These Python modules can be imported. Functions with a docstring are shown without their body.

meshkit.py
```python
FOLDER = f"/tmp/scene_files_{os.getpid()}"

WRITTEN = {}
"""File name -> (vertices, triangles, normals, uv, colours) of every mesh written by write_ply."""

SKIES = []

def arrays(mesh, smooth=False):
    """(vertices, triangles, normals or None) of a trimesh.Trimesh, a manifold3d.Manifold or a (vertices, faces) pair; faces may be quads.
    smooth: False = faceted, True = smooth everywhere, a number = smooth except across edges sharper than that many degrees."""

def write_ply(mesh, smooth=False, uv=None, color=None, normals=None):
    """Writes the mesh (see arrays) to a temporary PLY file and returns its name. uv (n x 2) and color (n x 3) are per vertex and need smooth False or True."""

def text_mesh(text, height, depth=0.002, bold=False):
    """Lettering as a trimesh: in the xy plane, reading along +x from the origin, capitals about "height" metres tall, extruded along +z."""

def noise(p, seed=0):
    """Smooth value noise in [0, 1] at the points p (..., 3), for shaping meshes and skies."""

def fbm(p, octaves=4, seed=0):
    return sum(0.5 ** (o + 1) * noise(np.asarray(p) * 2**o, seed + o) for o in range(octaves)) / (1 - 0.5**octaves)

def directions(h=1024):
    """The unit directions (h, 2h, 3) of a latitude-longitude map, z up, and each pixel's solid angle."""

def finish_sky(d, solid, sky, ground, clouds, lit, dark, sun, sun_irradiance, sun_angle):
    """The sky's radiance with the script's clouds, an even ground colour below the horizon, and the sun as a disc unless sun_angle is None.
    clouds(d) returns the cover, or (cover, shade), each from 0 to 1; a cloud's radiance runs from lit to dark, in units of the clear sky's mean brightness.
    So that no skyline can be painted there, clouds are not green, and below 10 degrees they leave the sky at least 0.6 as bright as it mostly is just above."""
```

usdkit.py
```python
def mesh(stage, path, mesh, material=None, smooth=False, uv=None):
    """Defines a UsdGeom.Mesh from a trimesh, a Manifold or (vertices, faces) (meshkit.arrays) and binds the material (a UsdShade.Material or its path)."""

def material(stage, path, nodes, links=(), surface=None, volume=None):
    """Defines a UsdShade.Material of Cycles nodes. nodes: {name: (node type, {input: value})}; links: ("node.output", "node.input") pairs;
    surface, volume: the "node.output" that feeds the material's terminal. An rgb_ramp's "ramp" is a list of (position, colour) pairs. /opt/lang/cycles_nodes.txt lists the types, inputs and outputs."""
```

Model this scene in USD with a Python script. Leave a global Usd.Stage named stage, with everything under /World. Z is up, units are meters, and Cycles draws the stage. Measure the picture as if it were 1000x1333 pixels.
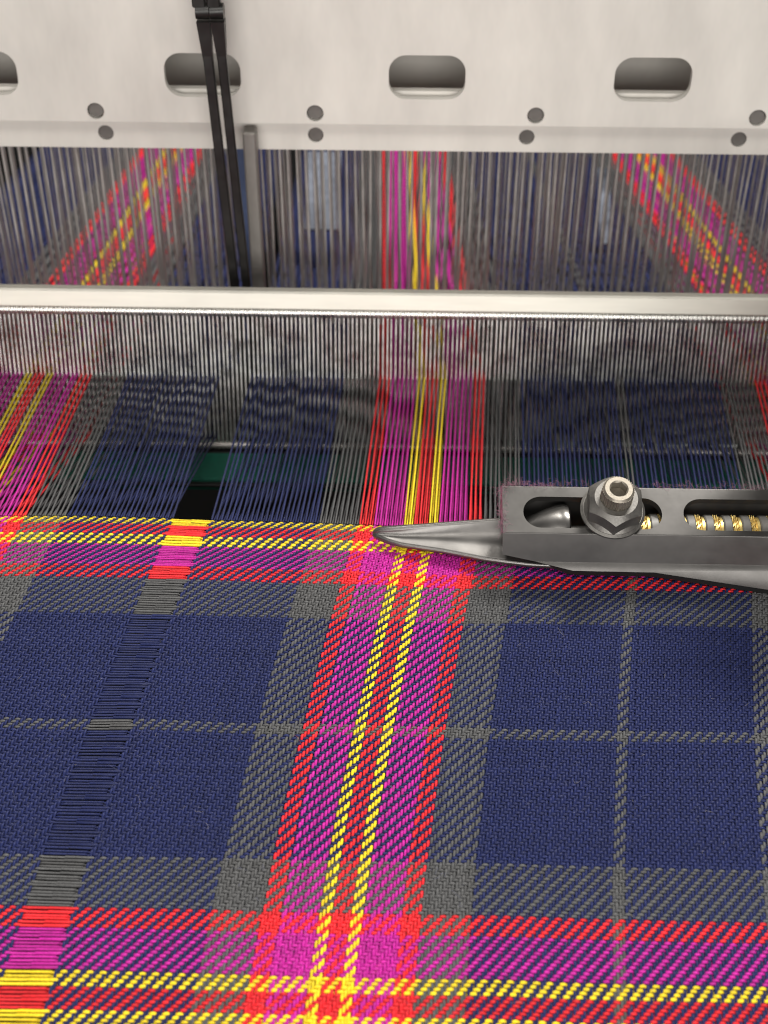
import math
import numpy as np, trimesh, manifold3d, usdkit, meshkit
from shapely.geometry import Polygon, Point, box as sbox
from shapely.ops import unary_union
from pxr import Usd, UsdGeom, UsdLux, UsdShade, Gf, Sdf, Vt

stage = Usd.Stage.CreateInMemory()
UsdGeom.SetStageUpAxis(stage, 'Z')
UsdGeom.Xform.Define(stage, '/World')
rng = np.random.default_rng(7)
MM = 0.001

# ------------------------------------------------------------------ camera
PITCH, YAW, ROLL = map(math.radians, (38.4, 1.3, 0.086))
fw = np.array([-math.sin(YAW) * math.cos(PITCH), math.cos(YAW) * math.cos(PITCH), -math.sin(PITCH)])
rt = np.array([math.cos(YAW), math.sin(YAW), 0.0])
up = np.cross(rt, fw)
rt, up = rt * math.cos(ROLL) + up * math.sin(ROLL), up * math.cos(ROLL) - rt * math.sin(ROLL)
EYE = np.array([0.00814, -0.35903, 0.29149])
cam = UsdGeom.Camera.Define(stage, '/World/camera')
M = np.eye(4)
M[0, :3], M[1, :3], M[2, :3], M[3, :3] = rt, up, -fw, EYE
cam.AddTransformOp().Set(Gf.Matrix4d(M))
cam.CreateFocalLengthAttr(37.0)
cam.CreateHorizontalApertureAttr(20.0)
cam.CreateVerticalApertureAttr(20.0 * 4 / 3)
cam.CreateClippingRangeAttr(Gf.Vec2f(0.01, 100))
cam.CreateFStopAttr(10.5)
cam.CreateFocusDistanceAttr(0.425)
cam.CreateExposureAttr(0.25)

# ------------------------------------------------------------------ light: the hall's ceiling lamps and the pale room around
dome = UsdLux.DomeLight.Define(stage, '/World/room_light')
dm = usdkit.material(stage, '/World/Looks/room', {'b': ('background_shader', {'color': (1.0, 0.97, 0.93), 'strength': 0.10})}, surface='b.background')
UsdShade.MaterialBindingAPI.Apply(dome.GetPrim()).Bind(dm)


def lamp(name, loc, target, w, h, power, color=(1, 0.96, 0.9)):
    l = UsdLux.RectLight.Define(stage, '/World/' + name)
    d = np.array(target, float) - np.array(loc, float)
    d /= np.linalg.norm(d)
    x = np.cross(d, [0, 0, 1.0]); x /= np.linalg.norm(x)
    y = np.cross(x, d)
    m = np.eye(4)
    m[0, :3], m[1, :3], m[2, :3], m[3, :3] = x, y, -d, loc
    l.AddTransformOp().Set(Gf.Matrix4d(m))
    l.CreateWidthAttr(w); l.CreateHeightAttr(h)
    l.CreateIntensityAttr(power); l.CreateColorAttr(Gf.Vec3f(*color))


lamp('ceiling_lamp', (0.75, 1.15, 2.0), (0, 0, 0), 0.8, 0.30, 78.0)
lamp('ceiling_lamp_002', (-0.52, 1.10, 2.0), (0, 0, 0), 0.22, 0.8, 30.0)
lamp('window_light', (0.2, -2.3, 0.55), (0, 0.1, 0.02), 2.6, 0.8, 6.2, (1.0, 0.965, 0.92))
lamp('ceiling_lamp_001', (-0.45, -1.25, 1.80), (0, 0.05, 0.03), 2.0, 0.40, 7.0)

# ------------------------------------------------------------------ helpers
UsdGeom.Scope.Define(stage, '/World/Looks')
used = {}


def path(name, parent=None):
    base = (str(parent.GetPath()) if parent else '/World') + '/' + name
    k = used.get(base, 0)
    used[base] = k + 1
    return base if k == 0 else f'{base}_{k:03d}'


def tag(p, label=None, cat=None, group=None, kind=None):
    for k, v in (('label', label), ('category', cat), ('group', group), ('kind', kind)):
        if v:
            p.SetCustomDataByKey(k, v)
    return p


def thing(name, label, cat, group=None, loc=(0, 0, 0)):
    x = UsdGeom.Xform.Define(stage, path(name))
    if any(loc):
        x.AddTranslateOp().Set(Gf.Vec3d(*loc))
    return tag(x.GetPrim(), label, cat, group)


def holder(name, parent, label=None):
    return tag(UsdGeom.Xform.Define(stage, path(name, parent)).GetPrim(), label)


def obj(name, mesh, mat, parent=None, smooth=35, label=None):
    return tag(usdkit.mesh(stage, path(name, parent), mesh, mat, smooth=smooth).GetPrim(), label)


def quads(name, v, f, n, mat, parent=None):
    m = UsdGeom.Mesh.Define(stage, path(name, parent))
    m.CreatePointsAttr(Vt.Vec3fArray.FromNumpy(np.ascontiguousarray(v, np.float32)))
    m.CreateFaceVertexCountsAttr(Vt.IntArray.FromNumpy(np.full(len(f), 4, np.int32)))
    m.CreateFaceVertexIndicesAttr(Vt.IntArray.FromNumpy(np.ascontiguousarray(f, np.int32).ravel()))
    m.CreateSubdivisionSchemeAttr('none')
    m.CreateNormalsAttr(Vt.Vec3fArray.FromNumpy(np.ascontiguousarray(n, np.float32)))
    m.SetNormalsInterpolation('vertex')
    UsdShade.MaterialBindingAPI.Apply(m.GetPrim()).Bind(mat)
    return m.GetPrim()


def yarn(P, ra, rb, side=None, sides=6):
    """Tube along P (n,3): half-width ra across `side`, half-height rb. Returns v, f (quads), n."""
    P = np.asarray(P, float)
    t = np.gradient(P, axis=0)
    t /= np.linalg.norm(t, axis=1, keepdims=True) + 1e-12
    s = np.broadcast_to(np.array(side if side is not None else (1.0, 0, 0)), P.shape)
    b = np.cross(t, s); b /= np.linalg.norm(b, axis=1, keepdims=True) + 1e-12
    a = np.cross(b, t)
    ang = np.arange(sides) * 2 * np.pi / sides + np.pi / 2
    ca, sa = np.cos(ang)[None, :, None], np.sin(ang)[None, :, None]
    ra = np.broadcast_to(ra, (len(P),))[:, None, None]; rb = np.broadcast_to(rb, (len(P),))[:, None, None]
    v = P[:, None] + ca * ra * a[:, None] + sa * rb * b[:, None]
    n = ca * rb * a[:, None] + sa * ra * b[:, None]
    n /= np.linalg.norm(n, axis=2, keepdims=True)
    i, j = np.meshgrid(np.arange(len(P) - 1), np.arange(sides), indexing='ij')
    f = np.stack([i * sides + j, i * sides + (j + 1) % sides, (i + 1) * sides + (j + 1) % sides, (i + 1) * sides + j], -1).reshape(-1, 4)
    return v.reshape(-1, 3), f, n.reshape(-1, 3)


def join(parts):
    vs, fs, ns, k = [], [], [], 0
    for v, f, n in parts:
        vs.append(v); fs.append(f + k); ns.append(n); k += len(v)
    return np.vstack(vs), np.vstack(fs), np.vstack(ns)


def bx(x0, x1, y0, y1, z0, z1):
    m = trimesh.creation.box([x1 - x0, y1 - y0, z1 - z0])
    m.apply_translation([(x0 + x1) / 2, (y0 + y1) / 2, (z0 + z1) / 2])
    return m


def rbox(x0, x1, y0, y1, z0, z1, r):
    """Box with chamfered edges: hull of three crossed boxes."""
    p = []
    for a, b, c in ((r, r, 0), (r, 0, r), (0, r, r)):
        for x in (x0 + a, x1 - a):
            for y in (y0 + b, y1 - b):
                for z in (z0 + c, z1 - c):
                    p.append((x, y, z))
    return trimesh.convex.convex_hull(np.array(p))


def extrude_yz(poly, x0, x1):
    """A (y, z) polygon pulled along x."""
    m = trimesh.creation.extrude_polygon(poly, x1 - x0, engine='earcut')
    v = m.vertices.copy()
    m.vertices = np.stack([v[:, 2] + x0, v[:, 0], v[:, 1]], 1)
    m.fix_normals()
    return m


def to_man(m):
    m.merge_vertices()
    return manifold3d.Manifold(manifold3d.Mesh(np.asarray(m.vertices, np.float32), np.asarray(m.faces, np.uint32)))


def from_man(m):
    k = m.to_mesh()
    return trimesh.Trimesh(np.array(k.vert_properties[:, :3]), np.array(k.tri_verts), process=False)


def cylx(x0, x1, y, z, r, n=32, r2=None):
    c = manifold3d.Manifold.cylinder(x1 - x0, r, r if r2 is None else r2, n).rotate([0, 90, 0]).translate([x0, y, z])
    return c


# ------------------------------------------------------------------ materials
def mat(name, nodes, links=(), surface='p.BSDF'):
    return usdkit.material(stage, '/World/Looks/' + name, nodes, links, surface)


def wool(name, c, var=0.24, sheen=0.05, rough=0.6, hue_to=None):
    lo = tuple(x * (1 - var) for x in c)
    hi = tuple(min(1, x * (1 + var)) for x in (hue_to or c))
    return mat(name, {
        'tc': ('texture_coordinate', {}),
        'n': ('noise_texture', {'scale': 1900.0, 'detail': 2.0, 'roughness': 0.6}),
        'oi': ('object_info', {}),
        'rp': ('rgb_ramp', {'ramp': [(0.3, lo), (0.7, hi)]}),
        'mr': ('map_range', {'from_min': 0.0, 'from_max': 1.0, 'to_min': 0.8, 'to_max': 1.15}),
        'hv': ('hsv', {}),
        'b': ('bump', {'strength': 0.4, 'distance': 0.0001}),
        'p': ('principled_bsdf', {'roughness': rough, 'sheen_weight': sheen, 'sheen_roughness': 0.4, 'specular_ior_level': 0.22, 'coat_weight': 0.06, 'coat_roughness': 0.2}),
    }, [('tc.object', 'n.vector'), ('n.fac', 'rp.fac'), ('rp.color', 'hv.color'), ('oi.random', 'mr.value'), ('mr.result', 'hv.value'),
        ('hv.color', 'p.base_color'), ('n.fac', 'b.height'), ('b.normal', 'p.normal')])


W = {
    'red': wool('red_wool', (0.70, 0.020, 0.028)),
    'magenta': wool('magenta_wool', (0.46, 0.014, 0.27)),
    'yellow': wool('yellow_wool', (0.80, 0.60, 0.02)),
    'grey': wool('grey_wool', (0.080, 0.081, 0.083)),
    'navy': wool('navy_wool', (0.0100, 0.0160, 0.076)),
}


def metal(name, c, rough=0.35, metallic=1.0, scale=400.0, var=0.25, bump=0.00003, streak=None):
    mp = {'scale': streak or (1, 1, 1)}
    return mat(name, {
        'tc': ('texture_coordinate', {}),
        'm': ('mapping', mp),
        'n': ('noise_texture', {'scale': scale, 'detail': 5.0, 'roughness': 0.65}),
        'n2': ('noise_texture', {'scale': scale * 0.13, 'detail': 3.0, 'roughness': 0.6}),
        'mx': ('mix_float', {'fac': 0.5}),
        'rp': ('rgb_ramp', {'ramp': [(0.3, tuple(x * (1 - var) for x in c)), (0.7, tuple(min(1, x * (1 + var)) for x in c))]}),
        'rr': ('map_range', {'from_min': 0.3, 'from_max': 0.7, 'to_min': max(0.05, rough - 0.1), 'to_max': rough + 0.12}),
        'b': ('bump', {'strength': 0.6, 'distance': bump}),
        'p': ('principled_bsdf', {'metallic': metallic}),
    }, [('tc.object', 'm.vector'), ('m.vector', 'n.vector'), ('tc.object', 'n2.vector'), ('n.fac', 'mx.a'), ('n2.fac', 'mx.b'), ('mx.result', 'rp.fac'),
        ('rp.color', 'p.base_color'), ('n2.fac', 'rr.value'), ('rr.result', 'p.roughness'), ('n.fac', 'b.height'), ('b.normal', 'p.normal')])


steel_cast = metal('cast_steel', (0.088, 0.085, 0.082), 0.36, 0.8, 260, 0.16, 0.00002)
steel_nose = metal('worn_steel', (0.15, 0.145, 0.14), 0.28, 0.85, 350, 0.15, 0.00002)
steel_bolt = metal('bolt_steel', (0.16, 0.154, 0.145), 0.42, 0.75, 1400, 0.3, 0.00004)
steel_screw = metal('screw_steel', (0.27, 0.245, 0.205), 0.45, 0.7, 1600, 0.35, 0.00004)
steel_reed = metal('reed_steel', (0.86, 0.86, 0.83), 0.32, 1.0, 900, 0.12)
steel_heddle = metal('heddle_steel', (0.50, 0.47, 0.45), 0.40, 0.5, 900, 0.15)
aluminium = metal('rail_aluminium', (0.80, 0.78, 0.70), 0.45, 0.35, 300, 0.10, 0.00003, (0.12, 1, 1))
frame_paint = metal('frame_aluminium', (0.69, 0.665, 0.62), 0.5, 0.25, 60, 0.16, 0.00003, (1, 1, 0.35))
tab_steel = metal('tab_steel', (0.13, 0.145, 0.18), 0.35, 0.6, 300, 0.6)
frame_grey = metal('rear_frame_grey', (0.38, 0.365, 0.34), 0.5, 0.3, 60, 0.16, 0.00003, (1, 1, 0.35))
frame_dark = metal('brace_steel', (0.30, 0.28, 0.26), 0.45, 0.5, 300, 0.1)
brass = metal('brass', (0.86, 0.64, 0.24), 0.42, 0.8, 900, 0.2)
spacer_grey = metal('spacer_plastic', (0.17, 0.165, 0.155), 0.5, 0.0, 500, 0.12)
black_plastic = metal('black_plastic', (0.014, 0.013, 0.012), 0.38, 0.0, 600, 0.3)
bed_black = mat('bed_black', {'p': ('principled_bsdf', {'base_color': (0.004, 0.004, 0.004), 'roughness': 0.9, 'specular_ior_level': 0.1})})
black_iron = metal('black_iron', (0.012, 0.012, 0.012), 0.6, 0.3, 200, 0.3)
rivet_dark = metal('rivet_steel', (0.16, 0.15, 0.14), 0.5, 0.3, 500, 0.15)
green_felt = metal('green_felt', (0.009, 0.13, 0.085), 0.8, 0.0, 900, 0.3)
blue_paint = metal('blue_webbing', (0.075, 0.105, 0.21), 0.6, 0.0, 900, 0.15)
lint_mat = {k: mat('lint_' + k, {'p': ('principled_bsdf', {'base_color': c, 'roughness': 0.8})}) for k, c in
            {'magenta': (0.30, 0.13, 0.19), 'navy': (0.14, 0.15, 0.26), 'grey': (0.35, 0.33, 0.31), 'red': (0.6, 0.12, 0.1)}.items()}

# ------------------------------------------------------------------ the sett: one list of ends across the loom, one list of picks down the cloth
EP = 0.81                                    # mm between ends
BAND = [('red', 6), ('magenta', 12), ('yellow', 4), ('red', 6), ('yellow', 4), ('magenta', 12), ('red', 6)]
REST = [('grey', 16), ('navy', 44), ('grey', 4), ('navy', 44), ('grey', 16)]
seq_right = BAND + REST + BAND + REST
seq_left = [('grey', 16), ('navy', 44), (None, 15), ('navy', 44), ('grey', 16)] + BAND[::-1] + [('grey', 16), ('navy', 60)]
stripes = []                                 # (colour, first index, count), index 0 = first end of the middle red stripe
k = 0
for c, n in seq_right:
    stripes.append((c, k, n)); k += n
k = 0
for c, n in seq_left:
    k -= n
    stripes.insert(0, (c, k, n))
I0 = stripes[0][1]
I1 = stripes[-1][1] + stripes[-1][2]


def base_x(i):
    """x (mm) of end i at the fell: the ends lie in pairs, as the reed's dents part them."""
    i = np.asarray(i)
    return -8.5 + (i + 0.5) * EP + np.where(i % 2 == 0, 0.05, -0.05)


PICKS = [('yellow', 4), ('red', 6), ('yellow', 4), ('magenta', 12), ('red', 6), ('grey', 16), ('navy', 42), ('grey', 4), ('navy', 42),
         ('grey', 16), ('red', 6), ('magenta', 12), ('yellow', 4), ('red', 6), ('yellow', 4), ('magenta', 12), ('red', 6), ('grey', 12)]
BOUND = [0.9, -1.9, -6.3, -11.0, -19.8, -25.4, -40.0, -79.9, -83.6, -124.4, -139.6, -145.4, -157.0, -161.4, -167.2, -171.3, -182.9, -188.8, -200.4]
pick_t, pick_c = [], []
for (c, n), a, b in zip(PICKS, BOUND[:-1], BOUND[1:]):
    for q in range(n):
        pick_t.append(a + (b - a) * (q + 0.5) / n); pick_c.append(c)
pick_t = np.array(pick_t)
NP = len(pick_t)
SLOPE = math.radians(5.8)
XB, YB = [-220, -150, -102, -75, -25, 0, 30, 124, 220], [0.5, 0.8, 2.0, 1.8, 0.9, -0.3, -0.9, -1.2, -1.2]


def low_noise(x, y, seed, s):
    x, y = np.broadcast_arrays(np.asarray(x, float), np.asarray(y, float))
    return meshkit.noise(np.stack([x / s, y / s, np.full(x.shape, 3.3)], -1), seed) - 0.5


def cloth(bx_, t, lift):
    """World point (m) of the cloth: bx_ (mm) the end's place at the fell, t (mm) along the warp, lift (mm) off the mid-plane."""
    bx_, t, lift = np.broadcast_arrays(np.asarray(bx_, float), np.asarray(t, float), np.asarray(lift, float))
    fade = np.exp(np.minimum(t, 0) / 55.0)
    bow = np.interp(bx_, XB, YB) * fade + 0.9 * low_noise(bx_, t, 3, 26.0)
    x = bx_ + 0.185 * t + 0.00034 * t * t + 0.5 * low_noise(bx_, t, 5, 22.0)
    y = t + bow
    z = lift + 0.55 * low_noise(bx_, t, 9, 30.0) * (1 - np.exp(np.minimum(t, 0) / 15.0))
    cs, sn = math.cos(SLOPE), math.sin(SLOPE)
    return np.stack([x, y * cs - z * sn, y * sn + z * cs], -1) * MM


# ------------------------------------------------------------------ structure: the dark bed of the machine
bed = trimesh.util.concatenate([bx(-0.7, 0.7, -0.6, 1.0, -0.235, -0.215), bx(-0.7, 0.7, 1.0, 1.03, -0.235, 0.30)])
tag(obj('machine_bed', bed, bed_black, None, False), 'dark machine bed and rear wall below the warp', 'machine bed', kind='structure')
bar = from_man(cylx(-0.5, 0.5, 0.045, -0.085, 0.016, 40))
tag(obj('support_bar', bar, black_iron, None, 40), 'dark round bar glimpsed in the gap under the warp', 'bar')

# ------------------------------------------------------------------ the woven cloth
cl = thing('tartan_cloth', 'woven tartan cloth, navy with red, magenta, yellow and grey stripes', 'cloth')
A = 0.30                                     # half the crimp
IND = (-122.0, 122.0)
outer = []
dists = []
for c, k0, n in stripes:
    if c is None:
        continue
    hold = None
    for i in range(k0, k0 + n):
        b = float(base_x(i))
        if abs(b) > 150:
            continue
        # two samples per pick: on the pick and half way to the next
        over = ((i + np.arange(NP)) % 4 >= 2).astype(float) * 2 - 1          # +1 the warp is on top
        lift = np.empty(2 * NP - 1)
        lift[0::2] = over * A + 0.14
        lift[1::2] = (over[:-1] + over[1:]) / 2 * (A * 1.25) + 0.14
        t = np.empty(2 * NP - 1)
        t[0::2] = pick_t
        t[1::2] = (pick_t[:-1] + pick_t[1:]) / 2
        bb = b + 0.05 * rng.standard_normal() + 0.10 * (meshkit.noise(np.stack([t / 4.0, np.full_like(t, i * 7.7), 0 * t], -1), 2) - 0.5)
        # when a thread dives it leans a little under its neighbour
        P = cloth(bb, t, lift * (1 + 0.05 * rng.standard_normal()))
        r = 0.40 * (1 + 0.05 * rng.standard_normal()) * (1 + 0.18 * (meshkit.noise(np.stack([t / 1.7, np.full_like(t, i * 3.1), 0 * t], -1), 4) - 0.5))
        bulge = np.ones(2 * NP - 1); bulge[1::2] = np.where(over[:-1] == over[1:], 1.12, 0.80)
        r = r * bulge
        g = yarn(P, r * MM, r * 0.80 * MM, (1, 0, 0), 6)
        if IND[0] < b < IND[1]:
            hold = hold or holder('warp_stripe', cl, f'{c} stripe running along the warp')
            quads('thread', *g, W[c], hold)
        else:
            outer.append((c, g))
for c in W:
    g = [x for q, x in outer if q == c]
    if g:
        tag(quads('outer_threads', *join(g), W[c], cl), f'{c} warp threads outside the picture', kind='stuff')

ends = np.array([i for c, k0, n in stripes if c for i in range(k0, k0 + n) if abs(base_x(i)) <= 151])
eb = base_x(ends).astype(float)
gap0, gap1 = base_x(stripes[[s[0] for s in stripes].index(None)][1]) - 0.4, base_x(stripes[[s[0] for s in stripes].index(None)][1] + 15) - 0.4
hold, last = None, None
for j in range(NP):
    c = pick_c[j]
    if c != last:
        hold = holder('weft_stripe', cl, f'{c} stripe running across the cloth')
        last = c
    wover = ((ends + j) % 4 < 2).astype(float) * 2 - 1
    xs, ls = [], []
    mid = (eb[:-1] + eb[1:]) / 2
    x = np.empty(2 * len(eb) - 1); l = np.empty_like(x)
    x[0::2] = eb; x[1::2] = mid
    bulge = np.ones_like(x); bulge[1::2] = np.where(wover[:-1] == wover[1:], 1.08, 0.86)
    l[0::2] = wover * A - 0.08; l[1::2] = (wover[:-1] + wover[1:]) / 2 * A * 1.25 - 0.08
    # across the missing ends the pick floats free
    q = int(np.searchsorted(x, (gap0 + gap1) / 2))
    gx = np.linspace(gap0 + 0.6, gap1 - 0.6, 16)
    tight = math.exp(pick_t[j] / 60.0)
    dev = (0.02 + 0.05 * (1 - tight)) * rng.standard_normal()
    x = np.concatenate([x[:q], gx, x[q:]]); bulge = np.concatenate([bulge[:q], np.ones(16), bulge[q:]]); l = np.concatenate([l[:q], np.full(16, 0.03) + 0.06 * rng.standard_normal(), l[q:]])
    w = np.exp(-((x - (gap0 + gap1) / 2) / 7.5) ** 4)
    t = pick_t[j] + dev * w + 0.10 * (meshkit.noise(np.stack([x / 5.0, np.full_like(x, j * 5.3), 0 * x], -1), 6) - 0.5) * (1 - 0.8 * w)
    P = cloth(x, t, l)
    # spacing sets the yarn's width
    sp = abs(pick_t[min(j + 1, NP - 1)] - pick_t[max(j - 1, 0)]) / (min(j + 1, NP - 1) - max(j - 1, 0))
    r = 0.5 * sp * 0.93 * (1 + 0.05 * rng.standard_normal()) * (1 + 0.18 * (meshkit.noise(np.stack([x / 1.7, np.full_like(x, j * 4.1), 0 * x], -1), 8) - 0.5))
    r = r * bulge * (1 - (0.10 + 0.18 * (1 - tight)) * w)
    g = yarn(P, r * MM, np.minimum(r * 0.85, 0.37) * MM, (0, 1, 0), 6)
    quads('thread', *g, W[c], hold)

# ------------------------------------------------------------------ the warp between cloth, reed and heddles, and on to the back of the loom
ws = thing('warp_sheet', 'unwoven coloured warp threads stretched from the cloth through the reed', 'warp threads')
RY, RZ = 93.5, -2.3                           # where the upper sheet meets the reed (mm)
outer = []
for c, k0, n in stripes:
    if c is None:
        continue
    hold = None
    for i in range(k0, k0 + n):
        b = float(base_x(i))
        bs = -8.5 + (i + 0.5) * EP
        up_ = i % 2 == 0
        sh = i % 4
        start = cloth(b, 1.2, 0.15 if up_ else -0.1) / MM
        dent_x = -8.5 + (2 * (i // 2) + 1) * EP + 4.2 + (0.33 if up_ else -0.33)
        jig = 0.18 * rng.standard_normal()
        fy = {0: 153, 2: 180, 1: 194, 3: 208}[sh]
        if up_:
            pts = [start, (dent_x + jig, RY, RZ), (bs + 3.0, fy, RZ - 0.205 * (fy - RY)), (bs - 0.8 + jig * 2, 330, -50.8), (bs - 3.6, 460, -77.5), (bs - 6, 640, -113)]
        else:
            pts = [start, (dent_x + jig, 88.0, -26.5), (bs + 3.0, fy, -44 - 0.124 * (fy - 153)), (bs - 0.8 + jig * 2, 330, -66), (bs - 3.6, 460, -82), (bs - 6, 640, -114)]
        pts = np.array(pts, float)
        Q = []
        for a, e, m in zip(pts[:-1], pts[1:], (10, 5, 8, 4, 3)):
            u = np.arange(m)[:, None] / m
            s = a + (e - a) * u
            s[:, 0] += 0.12 * np.sin(np.pi * u[:, 0]) * rng.standard_normal()
            s[:, 2] += 0.5 * np.sin(np.pi * u[:, 0]) * rng.standard_normal()
            Q.append(s)
        Q.append(pts[-1:])
        Q = np.vstack(Q) * MM
        r = 0.33 * (1 + 0.06 * rng.standard_normal()) * np.interp(Q[:, 1], [0.0, 0.05, 0.09, 0.12, 0.2], [0.92, 1.05, 1.25, 1.15, 1.6])
        g = yarn(Q, r * MM, r * MM, (1, 0, 0), 6)
        if -125 < b < 118:
            hold = hold or holder('warp_stripe', ws, f'{c} stripe of unwoven warp')
            quads('thread', *g, W[c], hold)
        else:
            outer.append((c, g))
for c in W:
    g = [x for q, x in outer if q == c]
    if g:
        tag(quads('outer_threads', *join(g), W[c], ws), f'{c} warp threads towards the sides of the loom', kind='stuff')

# ------------------------------------------------------------------ the reed: leans back 12.4 degrees, local frame (x, depth, up) about its crossing with the warp
LEAN = math.radians(12.4)
RX = 0.21


def in_reed(m):
    v = np.asarray(m.vertices)
    d, h = v[:, 1].copy(), v[:, 2].copy()
    v = np.stack([v[:, 0], RY * MM + d * math.cos(LEAN) + h * math.sin(LEAN), RZ * MM - d * math.sin(LEAN) + h * math.cos(LEAN)], 1)
    return trimesh.Trimesh(v, m.faces, process=False)


rd = thing('reed', 'weaving reed with pale aluminium top rail and fine steel dents', 'reed')
obj('top_rail', in_reed(rbox(-RX, RX, -0.0030, 0.0030, 0.0268, 0.0338, 0.0007)), aluminium, rd, 30)
th = np.linspace(0, 1, int(2 * RX / (2 * EP * MM)) * 12 + 1)
nturn = int(2 * RX / (2 * EP * MM))
coil = np.stack([-RX + th * nturn * 2 * EP * MM, -0.0017 * np.cos(2 * np.pi * nturn * th), 0.0251 + 0.0016 * np.sin(2 * np.pi * nturn * th)], 1)
v, f, n = yarn(coil, 0.00055, 0.00055, (1, 0, 0), 6)
cm = trimesh.Trimesh(v, np.vstack([f[:, [0, 1, 2]], f[:, [0, 2, 3]]]), process=False)
obj('binding_coil', in_reed(cm), steel_reed, rd, True)
obj('binding_rod', in_reed(from_man(cylx(-RX, RX, 0.0, 0.0251, 0.0015, 16))), steel_reed, rd, 40)
obj('bottom_rail', in_reed(from_man(cylx(-RX, RX, -0.0004, -0.0285, 0.0014, 24))), steel_heddle, rd, 40)
obj('reed_channel', in_reed(rbox(-RX, RX, -0.001, 0.006, -0.046, -0.0315, 0.0008)), black_iron, rd, 30)
dent0 = None
nd = int(0.168 / (2 * EP * MM))
extra = []
for q in range(-nd, nd + 1):
    x = (-8.5 + 2 * q * EP + 4.2) * MM + 0.00005 * rng.standard_normal()
    m = in_reed(rbox(x - 0.00036, x + 0.00036, -0.0012, 0.0012, -0.030, 0.0252, 0.00018))
    obj('dent', m, steel_reed, rd, 50)

strip = rbox(-0.30, 0.30, 0.0665, 0.0835, -0.037, -0.031, 0.0008)
tag(obj('felt_strip', strip, green_felt, None, 30), 'green felt strip lying under the warp along the reed', 'felt strip')
lip = rbox(-0.30, 0.30, 0.0640, 0.0662, -0.0335, -0.0322, 0.0003)
tag(obj('edge_strip', lip, black_iron, None, 30), 'thin grey metal edge in front of the green felt', 'edging')

# ------------------------------------------------------------------ heddle frames


def slot(cx, cz, w, h, r):
    return sbox(cx - w / 2 + r, cz - h / 2 + r, cx + w / 2 - r, cz + h / 2 - r).buffer(r, quad_segs=8)


def plate(x0, x1, z0, z1, thick, holes=()):
    p = sbox(x0, z0, x1, z1)
    for h in holes:
        p = p.difference(h)
    m = trimesh.creation.extrude_polygon(p, thick, engine='earcut')
    v = m.vertices.copy()
    m.vertices = np.stack([v[:, 0], -v[:, 2], v[:, 1]], 1)                  # front face at y = 0 - thick, back at 0
    m.fix_normals()
    return m


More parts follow.
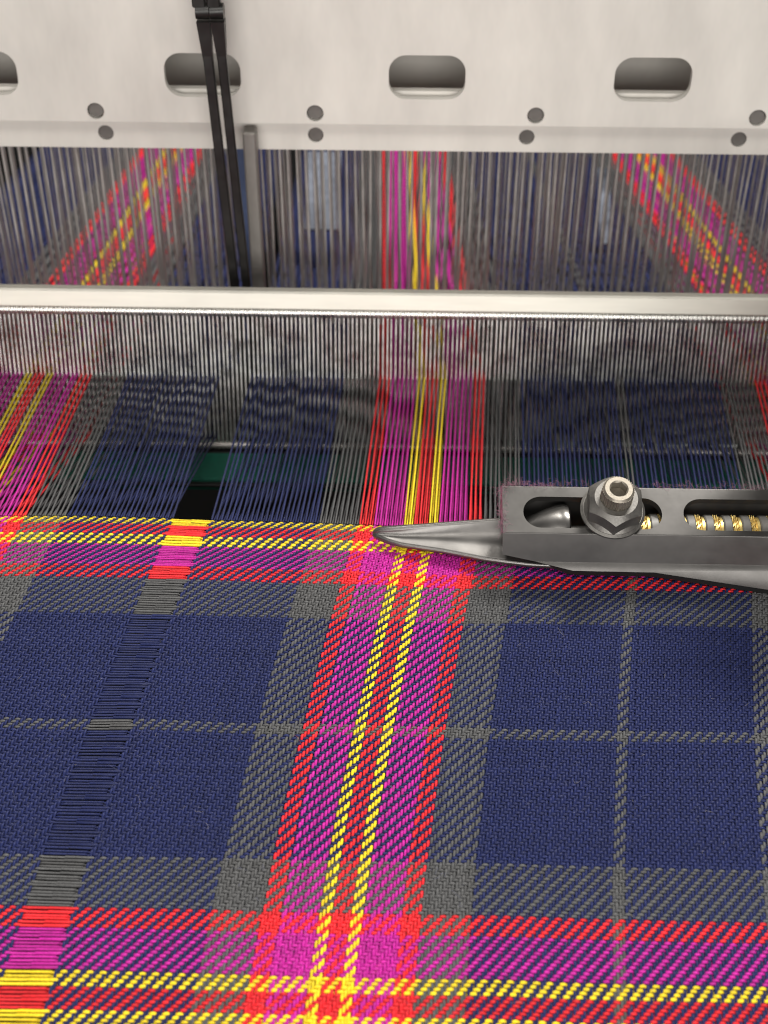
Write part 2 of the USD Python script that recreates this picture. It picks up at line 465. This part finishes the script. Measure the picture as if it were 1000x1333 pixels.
FL = ['front heddle frame, pale plate with long rounded slots above the reed', 'second heddle frame, pale plate glimpsed through the slots of the front one',
      'third heddle frame, mostly hidden, its grey heddles hanging behind', 'rearmost heddle frame, hidden but for its grey heddles']
XW = 0.225
for k_, (y, z0) in enumerate(((0.1425, 0.0668), (0.176, 0.060), (0.190, 0.060), (0.204, 0.060))):
    fr = thing('heddle_frame', FL[k_], 'heddle frame', 'heddle frames behind the reed')
    holes = []
    if k_ == 0:
        holes = [slot(0.0121 + 0.0807 * q, 0.0972, 0.0275, 0.0162, 0.0062) for q in range(-3, 4)]
        holes += [Point(-0.0285 + 0.0804 * q, 0.0834).buffer(0.0031, quad_segs=8) for q in range(-3, 4)]
        m = plate(-XW, XW, 0.0794, 0.172, 0.0030, holes)
        m.apply_translation([0, 0.140, 0])
        obj('frame_plate', m, frame_paint, fr, 30)
        m = plate(-XW, XW, z0, 0.090, 0.0030, [Point(-0.0289 + 0.0785 * q, 0.0727).buffer(0.0029, quad_segs=8) for q in range(-3, 4)])
        m.apply_translation([0, y + 0.003, 0])
        obj('lower_lip', m, frame_paint, fr, 30)
        obj('lip_spacer', rbox(-XW, XW, 0.1402, 0.1470, 0.1240, 0.1700, 0.0005), frame_paint, fr, 30)
        obj('brace', rbox(-0.0552, -0.0503, 0.1335, 0.1405, -0.095, 0.0770, 0.0006), frame_dark, fr, 30)
        for q in range(-3, 4):
            for cx, cz, yy in ((-0.0285 + 0.0804 * q, 0.0834, 0.141), (-0.0289 + 0.0785 * q, 0.0727, 0.146)):
                c_ = manifold3d.Manifold.cylinder(0.003, 0.0028, 0.0026, 24).rotate([90, 0, 0]).translate([cx, yy, cz])
                obj('rivet', from_man(c_), rivet_dark, fr, 30)
    else:
        m = plate(-XW, XW, z0, 0.172, 0.0060)
        m.apply_translation([0, y + 0.003, 0])
        obj('frame_plate', m, frame_grey, fr, 30)
    sh = (0, 2, 1, 3)[k_]
    raised = sh % 2 == 0
    ye = y / MM + (9 if k_ == 0 else 4.6)
    ze = (RZ - 0.205 * (ye - RY)) * MM if raised else (-44 - 0.124 * (ye - 153)) * MM
    for c, k0, n in stripes:
        if c is None:
            continue
        for i in range(k0, k0 + n):
            if i % 4 != sh or abs(base_x(i)) > 190:
                continue
            x = (-8.5 + (i + 0.5) * EP + 3.0) * MM + 0.00035 * rng.standard_normal()
            w = (0.00044 if k_ < 2 else 0.00026) + 0.00014 * rng.random()
            # a flat wire, twisted a little, widened about its eye
            zz = np.array([z0 + 0.012, z0 - 0.012, ze + 0.02, ze + 0.006, ze, ze - 0.006, ze - 0.02, -0.095])
            wob = 0.0007 * rng.standard_normal() * np.array([0, 0.3, 1, 0.7, 0.2, 0.2, 0.5, 0])
            P = np.stack([x + wob, np.full(8, y + (0.0090 if k_ == 0 else 0.0046)), zz], 1)
            v, f, n_ = yarn(P[::-1], w * np.array([1, 1, 1, 1.4, 1.7, 1.4, 1, 1])[::-1] * 1.0, 0.00025, (math.cos(0.5), math.sin(0.5) * rng.choice([-1, 1]), 0), 6)
            quads('heddle', v, f, n_, steel_heddle, fr)

# ------------------------------------------------------------------ straps, brace and blue webbing in the gap


def strap(name, label, xt, xb, w, y):
    s = thing(name, label, 'strap', 'black straps in front of the heddle frames')
    zt, zb = 0.118, -0.09
    m = rbox(-w / 2, w / 2, -0.0012, 0.0012, 0, 1, 0.0004)
    v = m.vertices.copy()
    zz = zb + (zt - zb) * v[:, 2]
    xx = xb + (xt - xb) * (zz - 0.02) / (0.129 - 0.02)
    m.vertices = np.stack([v[:, 0] + xx, v[:, 1] + y, zz], 1)
    obj('band', m, black_plastic, s, 30)
    xk = lambda z: xb + (xt - xb) * (z - 0.02) / (0.129 - 0.02)
    h = manifold3d.Manifold.hull_points(np.array([(xk(z) + sx * ww / 2, y + sy * d / 2, z) for z, ww, d in ((0.1085, w, 0.002), (0.118, 0.0042, 0.004), (0.1225, 0.0046, 0.0052)) for sx in (-1, 1) for sy in (-1, 1)]))
    obj('end_fitting', from_man(h), black_plastic, s, 30)
    c2 = manifold3d.Manifold.cylinder(0.0046, 0.0027, 0.0027, 24).rotate([0, 90, 0]).translate([xk(0.1255) - 0.0023, y, 0.1255])
    obj('pivot', from_man(c2), black_plastic, s, 40)
    obj('upper_band', rbox(xk(0.15) - 0.0023, xk(0.15) + 0.0023, y - 0.002, y + 0.002, 0.127, 0.172, 0.0005), black_plastic, s, 30)


strap('black_strap', 'black hanging strap, left of the two crossing the slotted plate', -0.0646, -0.0603, 0.0034, 0.122)
strap('black_strap', 'black hanging strap beside the grey brace, right of the pair', -0.0597, -0.0558, 0.0032, 0.122)
tag(obj('blue_webbing', rbox(-0.0626, -0.0562, 0.1625, 0.1635, -0.09, 0.0655, 0.0003), blue_paint, None, 30), 'blue flat webbing hanging behind the black straps', 'webbing')

# ------------------------------------------------------------------ the temple that holds the cloth's edge
for x0, x1, dy, dz, lab in ((-0.0425, -0.0265, 0, 0, 'broad pale guide tab glinting behind the heddles beside the brace'), (0.0975, 0.1030, 0.02, -0.016, 'narrow pale guide tab glinting behind the heddles above the temple')):
    h = manifold3d.Manifold.hull_points(np.array([(x, y + dy, z + dz) for x in (x0, x1) for y, z in ((0.236, -0.014), (0.272, 0.008), (0.237, -0.0155), (0.273, 0.0065))]))
    tag(obj('guide_tab', from_man(h), tab_steel, None, 30), lab, 'guide tab', 'guide tabs behind the heddles')

tp = thing('temple', 'dark cast steel loom temple with a pointed nose lying on the cloth', 'loom temple')
S = MM
FA = math.radians(20)
fold = np.array([-20.77, 16.0])
e = np.array([math.cos(FA), math.sin(FA)])
back = fold + e * 17.1
outer_p = Polygon([fold, back, back + [1.6, -1.4], back + [1.9, -9.5], back + [-0.2, -12.5], (-8, 3.0), (-30.5, 0.2), (-29.6, 0.8), (-23.3, 6.7)])
outer_p = Polygon([fold, back, back + [1.4, -1.2], back + [1.8, -11.5], (-5, 6), (-22, -1.2), (-31, -1.2), (-23.3, 6.7)]).buffer(-0.5, quad_segs=5).buffer(0.5, quad_segs=5)
inner_p = Polygon([fold + [1.7, -2.9], back + [-0.7, -2.8], back + [-0.4, -30], (-27, -12), (-21.0, 6.4)])
TX0, TX1 = 37.0, 200.0
man = to_man(extrude_yz(outer_p, TX0, TX1)) - to_man(extrude_yz(inner_p, TX0 + 1.8, TX1 + 5))
# the lower edge climbs towards the nose
cut = Polygon([(TX0 - 5, 9.6), (TX0, 8.9), (48, 6.6), (59, 4.8), (84, 4.7), (120, 1.2), (150, -0.6), (210, -1.0), (210, -40), (TX0 - 5, -40)])
cm_ = trimesh.creation.extrude_polygon(cut, 80, engine='earcut')
v = cm_.vertices.copy(); cm_.vertices = np.stack([v[:, 0], -v[:, 2] + 30, v[:, 1]], 1); cm_.fix_normals()
man = man - to_man(cm_)


def face_tool(poly2, depth=16, lift=6):
    """(x, s) outline on the top face, pushed through it along the face's normal."""
    m = trimesh.creation.extrude_polygon(poly2, depth, engine='earcut')
    v = m.vertices.copy()
    nrm = np.array([-e[1], e[0]])
    yz = fold + v[:, 1:2] * e + (v[:, 2:3] - depth + lift) * nrm
    m.vertices = np.stack([v[:, 0], yz[:, 0], yz[:, 1]], 1)
    m.fix_normals()
    return to_man(m)


for x0, x1 in ((43.4, 86.2), (92.8, 165.0)):
    man = man - face_tool(slot((x0 + x1) / 2, 7.6, x1 - x0, 11.3, 5.6), 9, 4)
# soft nick at the front corner
tm = from_man(man)
tm.apply_scale(S)
obj('cover', tm, steel_cast, tp, 30)

# dark foot under the cover's lower edge
xs = np.linspace(46, 200, 40)
ztop = np.interp(xs, [37, 48, 59, 84, 120, 150, 210], [8.9, 6.6, 4.8, 4.7, 1.2, -0.6, -1.0])
rows = []
for x, zt in zip(xs, ztop):
    yf = -23.3 - max(0, 6.7 - zt) * 0.93 + 0.5
    yf += 3.0 * max(0, 1 - (x - 46) / 12)
    zt2, zb = zt + 0.5, max(zt - 3.3 * min(1, (x - 42) / 10), yf * math.tan(SLOPE) + 0.3)
    rows.append([(x, yf + 0.6, zt2), (x, yf, zt2 - 0.5), (x, yf + 0.2, (zt2 + zb) / 2), (x, yf + 1.2, zb), (x, -8, zb + 1.2), (x, -8, zt2 + 1)])
V = np.array(rows).reshape(-1, 3)
F = []
m_ = len(rows[0])
for a in range(len(rows) - 1):
    for q in range(m_):
        F.append([a * m_ + q, a * m_ + (q + 1) % m_, (a + 1) * m_ + (q + 1) % m_, (a + 1) * m_ + q])
F = np.array(F)
tri = np.vstack([F[:, [0, 1, 2]], F[:, [0, 2, 3]], [[0, q + 1, q] for q in range(1, m_ - 1)], [[(len(rows) - 1) * m_, (len(rows) - 1) * m_ + q, (len(rows) - 1) * m_ + q + 1] for q in range(1, m_ - 1)]])
foot = trimesh.Trimesh(V * S, tri, process=False); foot.fix_normals()
obj('foot', foot, black_iron, tp, 40)

# the arm that carries the temple, beyond the picture's edge
arm = manifold3d.Manifold.hull_points(np.array([(x, y, z) for x, z0, z1 in ((125.5, 23.4, 40), (120.5, 66, 86), (200, 23.4, 90)) for y in (-14, 16) for z in (z0, z1)], float) * S)
obj('mount_arm', from_man(arm), steel_cast, tp, 30)

# nose: a pointed trough, rims rounded
stn = np.array([-3.6, -3.2, -2.2, -0.6, 2, 6, 12, 19, 26, 32, 38.5, 46, 56])
Uy = np.interp(stn, [-3.6, -2, 2, 6, 20, 38, 56], [-6.2, -6.0, -6.6, -7.0, -6.6, -6.0, -6.0])
Uz = np.interp(stn, [-3.6, -2, 2, 6, 20, 38, 56], [3.2, 4.0, 5.0, 5.8, 7.2, 8.8, 9.2])
Ly = np.interp(stn, [-3.6, -2, 0, 2, 6, 19, 32, 44, 56], [-6.6, -7.0, -8.2, -9.3, -10.9, -13.6, -17.0, -19.0, -19.6])
Lz = np.interp(stn, [-3.6, -2, 0, 6, 19, 32, 56], [2.6, 2.5, 2.5, 2.6, 2.6, 2.4, 2.0])
rr_ = np.array([0.15, 0.75, 1.1, 1.25, 1.25, 1.2, 1.15, 1.15, 1.15, 1.15, 1.15, 1.15, 1.15])
dd = 0.6 * np.array([0, 0, 0, 0.1, 0.7, 1.2, 1.5, 1.9, 2.3, 2.6, 2.9, 2.9, 2.9])
rows = []
for x, uy, uz, ly, lz, r, d in zip(stn, Uy, Uz, Ly, Lz, rr_, dd):
    U, L = np.array([uy, uz]), np.array([ly, lz])
    ev = (U - L) / max(np.linalg.norm(U - L), 1e-6)
    nv = np.array([-ev[1], ev[0]])
    ln = np.linalg.norm(U - L)
    c45 = math.sqrt(0.5)
    pts = [L + r * (-ev * c45 - nv * c45), L - r * ev, L + r * (-ev * 0.87 + nv * 0.5), L + r * (-ev * 0.5 + nv * 0.87), L + r * nv, L + r * (ev * 0.6 + nv * 0.7) if d else L + ev * ln * 0.2 + nv * r,
           L + ev * ln * 0.35 + nv * (r * 0.7 - d), L + ev * ln * 0.55 + nv * (r * 0.7 - d * 1.1), L + ev * ln * 0.75 + nv * (r * 0.7 - d * 0.8),
           U + r * (-ev * 0.55 + nv * 0.75) if d else L + ev * ln * 0.85 + nv * r, U + r * nv, U + r * (ev * 0.5 + nv * 0.87), U + r * ev, U + r * (ev * c45 - nv * c45),
           U - nv * (r + d * 0.6), (U + L) / 2 - nv * (r + d * 1.3)]
    rows.append([(x, p[0], p[1]) for p in pts])
m_ = len(rows[0])
V = np.array(rows).reshape(-1, 3)
F = np.array([[a * m_ + q, a * m_ + (q + 1) % m_, (a + 1) * m_ + (q + 1) % m_, (a + 1) * m_ + q] for a in range(len(rows) - 1) for q in range(m_)])
tri = np.vstack([F[:, [0, 1, 2]], F[:, [0, 2, 3]], [[0, q, q + 1] for q in range(1, m_ - 1)]])
nose = trimesh.Trimesh(V * S, tri, process=True); nose.fix_normals()
if nose.volume < 0:
    nose.invert()
nose = nose.subdivide_loop(2) if nose.is_watertight else nose
obj('nose', nose, steel_nose, tp, 60)

# roller under the cover: cone, then spacers and spiked brass rings in turn
ro = holder('roller', tp)
ax_y, ax_z = -13.5, 9.5
prof = [(40.2, 3.6), (44, 4.9), (48, 6.6), (51, 8.0), (54, 9.1), (56.2, 9.5), (57.6, 9.2), (58.2, 8.0)]
cone = manifold3d.Manifold.batch_boolean([cylx(x0, x1, -12.6, 9.0, r0, 48, r1) for (x0, r0), (x1, r1) in zip(prof[:-1], prof[1:])], manifold3d.OpType.Add)
obj('cone', from_man(cone.scale([S] * 3)), steel_nose, ro, 40)
obj('axle', from_man(cylx(50, 199, ax_y, ax_z, 3.0, 24).scale([S] * 3)), steel_bolt, ro, 40)
for q in range(22):
    x = 82.9 - 5.65 + q * 5.65
    sp_ = cylx(x, x + 0.35, ax_y, ax_z, 6.6, 36, 7.05) + cylx(x + 0.35, x + 2.35, ax_y, ax_z, 7.05, 36) + cylx(x + 2.35, x + 2.7, ax_y, ax_z, 7.05, 36, 6.6)
    obj('spacer', from_man(sp_.scale([S] * 3)), spacer_grey, ro, 30)
    ring = cylx(x + 2.9, x + 5.3, ax_y, ax_z, 5.7, 36) + cylx(x + 4.7, x + 5.5, ax_y, ax_z, 6.5, 36)
    rg = obj('brass_ring', from_man(ring.scale([S] * 3)), brass, ro, 30)
    pins = []
    for a in range(20):
        for off in (3.2, 4.1):
            th_ = 2 * math.pi * (a + (0.5 if off > 4 else 0)) / 20 + q
            c_ = manifold3d.Manifold.cylinder(2.2, 0.36, 0.12, 6).rotate([-90, 0, 0]).translate([0, 4.9, 0]).rotate([math.degrees(th_), 0, 0]).translate([x + off, ax_y, ax_z])
            pins.append(c_)
    obj('spikes', from_man(manifold3d.Manifold.compose(pins).scale([S] * 3)), brass, rg, False)

# bolt
bo = holder('bolt', tp)
bc = fold + e * 7.9
tilt = Gf.Matrix4d()


def on_face(m, twist=0.0):
    """A manifold built about +z at the origin, set on the top face at the bolt."""
    m = m.rotate([0, 0, twist]).rotate([20, 0, 0]).rotate([0, 1.5, 0]).translate([70.8, bc[0], bc[1]]).scale([S] * 3)
    return from_man(m)


cyl = manifold3d.Manifold.cylinder
washer = cyl(0.5, 9.7, 10.0, 64) + cyl(0.7, 10.0, 10.0, 64).translate([0, 0, 0.5]) + cyl(0.5, 10.0, 9.2, 64).translate([0, 0, 1.2])
obj('flange', on_face(washer.translate([0, 0, 0.05])), steel_bolt, bo, 30)
hexa = cyl(7.6, 9.2, 9.2, 6).translate([0, 0, 1.0])
skirt = cyl(1.6, 9.6, 8.0, 64).translate([0, 0, 1.2])
cone_top = cyl(5.2, 9.6, 9.6, 64).translate([0, 0, 1.0]) + cyl(2.4, 9.6, 6.6, 64).translate([0, 0, 6.2])
nut = (hexa ^ cone_top) + (skirt ^ cyl(3.2, 9.4, 9.4, 64))
obj('nut', on_face(nut, 28), steel_bolt, bo, 25)
a_ = np.linspace(0, 2 * np.pi, 144, endpoint=False)
rk = 4.75 + 0.13 * np.sign(np.sin(36 * a_))
knurl = manifold3d.CrossSection([np.stack([rk * np.cos(a_), rk * np.sin(a_)], 1)])
head = knurl.extrude(5.2).translate([0, 0, 7.8]) + cyl(0.7, 4.75, 4.15, 64).translate([0, 0, 13.0]) + cyl(1.0, 5.4, 5.0, 64).translate([0, 0, 7.6])
head = head - cyl(6, 2.75, 2.75, 6).translate([0, 0, 10.2]) - cyl(0.8, 2.4, 3.2, 48).translate([0, 0, 13.2])
obj('socket_screw', on_face(head, 10), steel_screw, bo, 25)


# ------------------------------------------------------------------ lint and loose fibres
def curves(name, strands, w, m, label):
    c = UsdGeom.BasisCurves.Define(stage, path(name))
    c.CreateTypeAttr('linear')
    c.CreateCurveVertexCountsAttr(Vt.IntArray([len(s) for s in strands]))
    c.CreatePointsAttr(Vt.Vec3fArray.FromNumpy(np.vstack(strands).astype(np.float32)))
    c.CreateWidthsAttr(Vt.FloatArray([w] * sum(len(s) for s in strands)))
    c.SetWidthsInterpolation('vertex')
    UsdShade.MaterialBindingAPI.Apply(c.GetPrim()).Bind(m)
    return tag(c.GetPrim(), label, 'lint', kind='stuff')


def fuzz(p, n, length, spread=1.0):
    d = rng.standard_normal(3) * spread
    out = [np.array(p)]
    for _ in range(n):
        d = d * 0.75 + rng.standard_normal(3) * 0.6 * spread
        out.append(out[-1] + d / np.linalg.norm(d) * length / n)
    return np.array(out)


st = []
for _ in range(480):                                                        # along the temple's back edge and left end
    if rng.random() < 0.7:
        x = 37 + abs(rng.standard_normal()) * 14 if rng.random() < 0.6 else 85 + 40 * rng.random()
        p = np.array([x, back[0] + 0.9 + 0.6 * rng.standard_normal(), back[1] - 0.3 + 0.5 * rng.standard_normal()])
    else:
        s = 17 * rng.random()
        p = np.array([36.9 - 0.4 * rng.random(), *(fold + e * s)])
    st.append(fuzz(p * MM, 7, 0.002 + 0.0025 * rng.random()))
curves('pink_lint', st, 0.00004, lint_mat['magenta'], 'pink fluff caught along the back edge of the temple')
for key, nn, lab in (('navy', 2600, 'fine blue fibres standing off the navy cloth'), ('grey', 220, 'fine pale fibres standing off the cloth'), ('red', 350, 'fine red fibres standing off the bright stripes')):
    st = []
    while len(st) < nn:
        b, t = rng.uniform(-125, 125), rng.uniform(-185, 0)
        if gap0 < b < gap1:
            continue
        if key == 'red' and not -8 < b < 32:
            continue
        st.append(fuzz(cloth(b, t, 0.45), 5, 0.0013 + 0.0026 * rng.random()))
    curves('loose_fibres', st, 0.000035, lint_mat[key], lab)
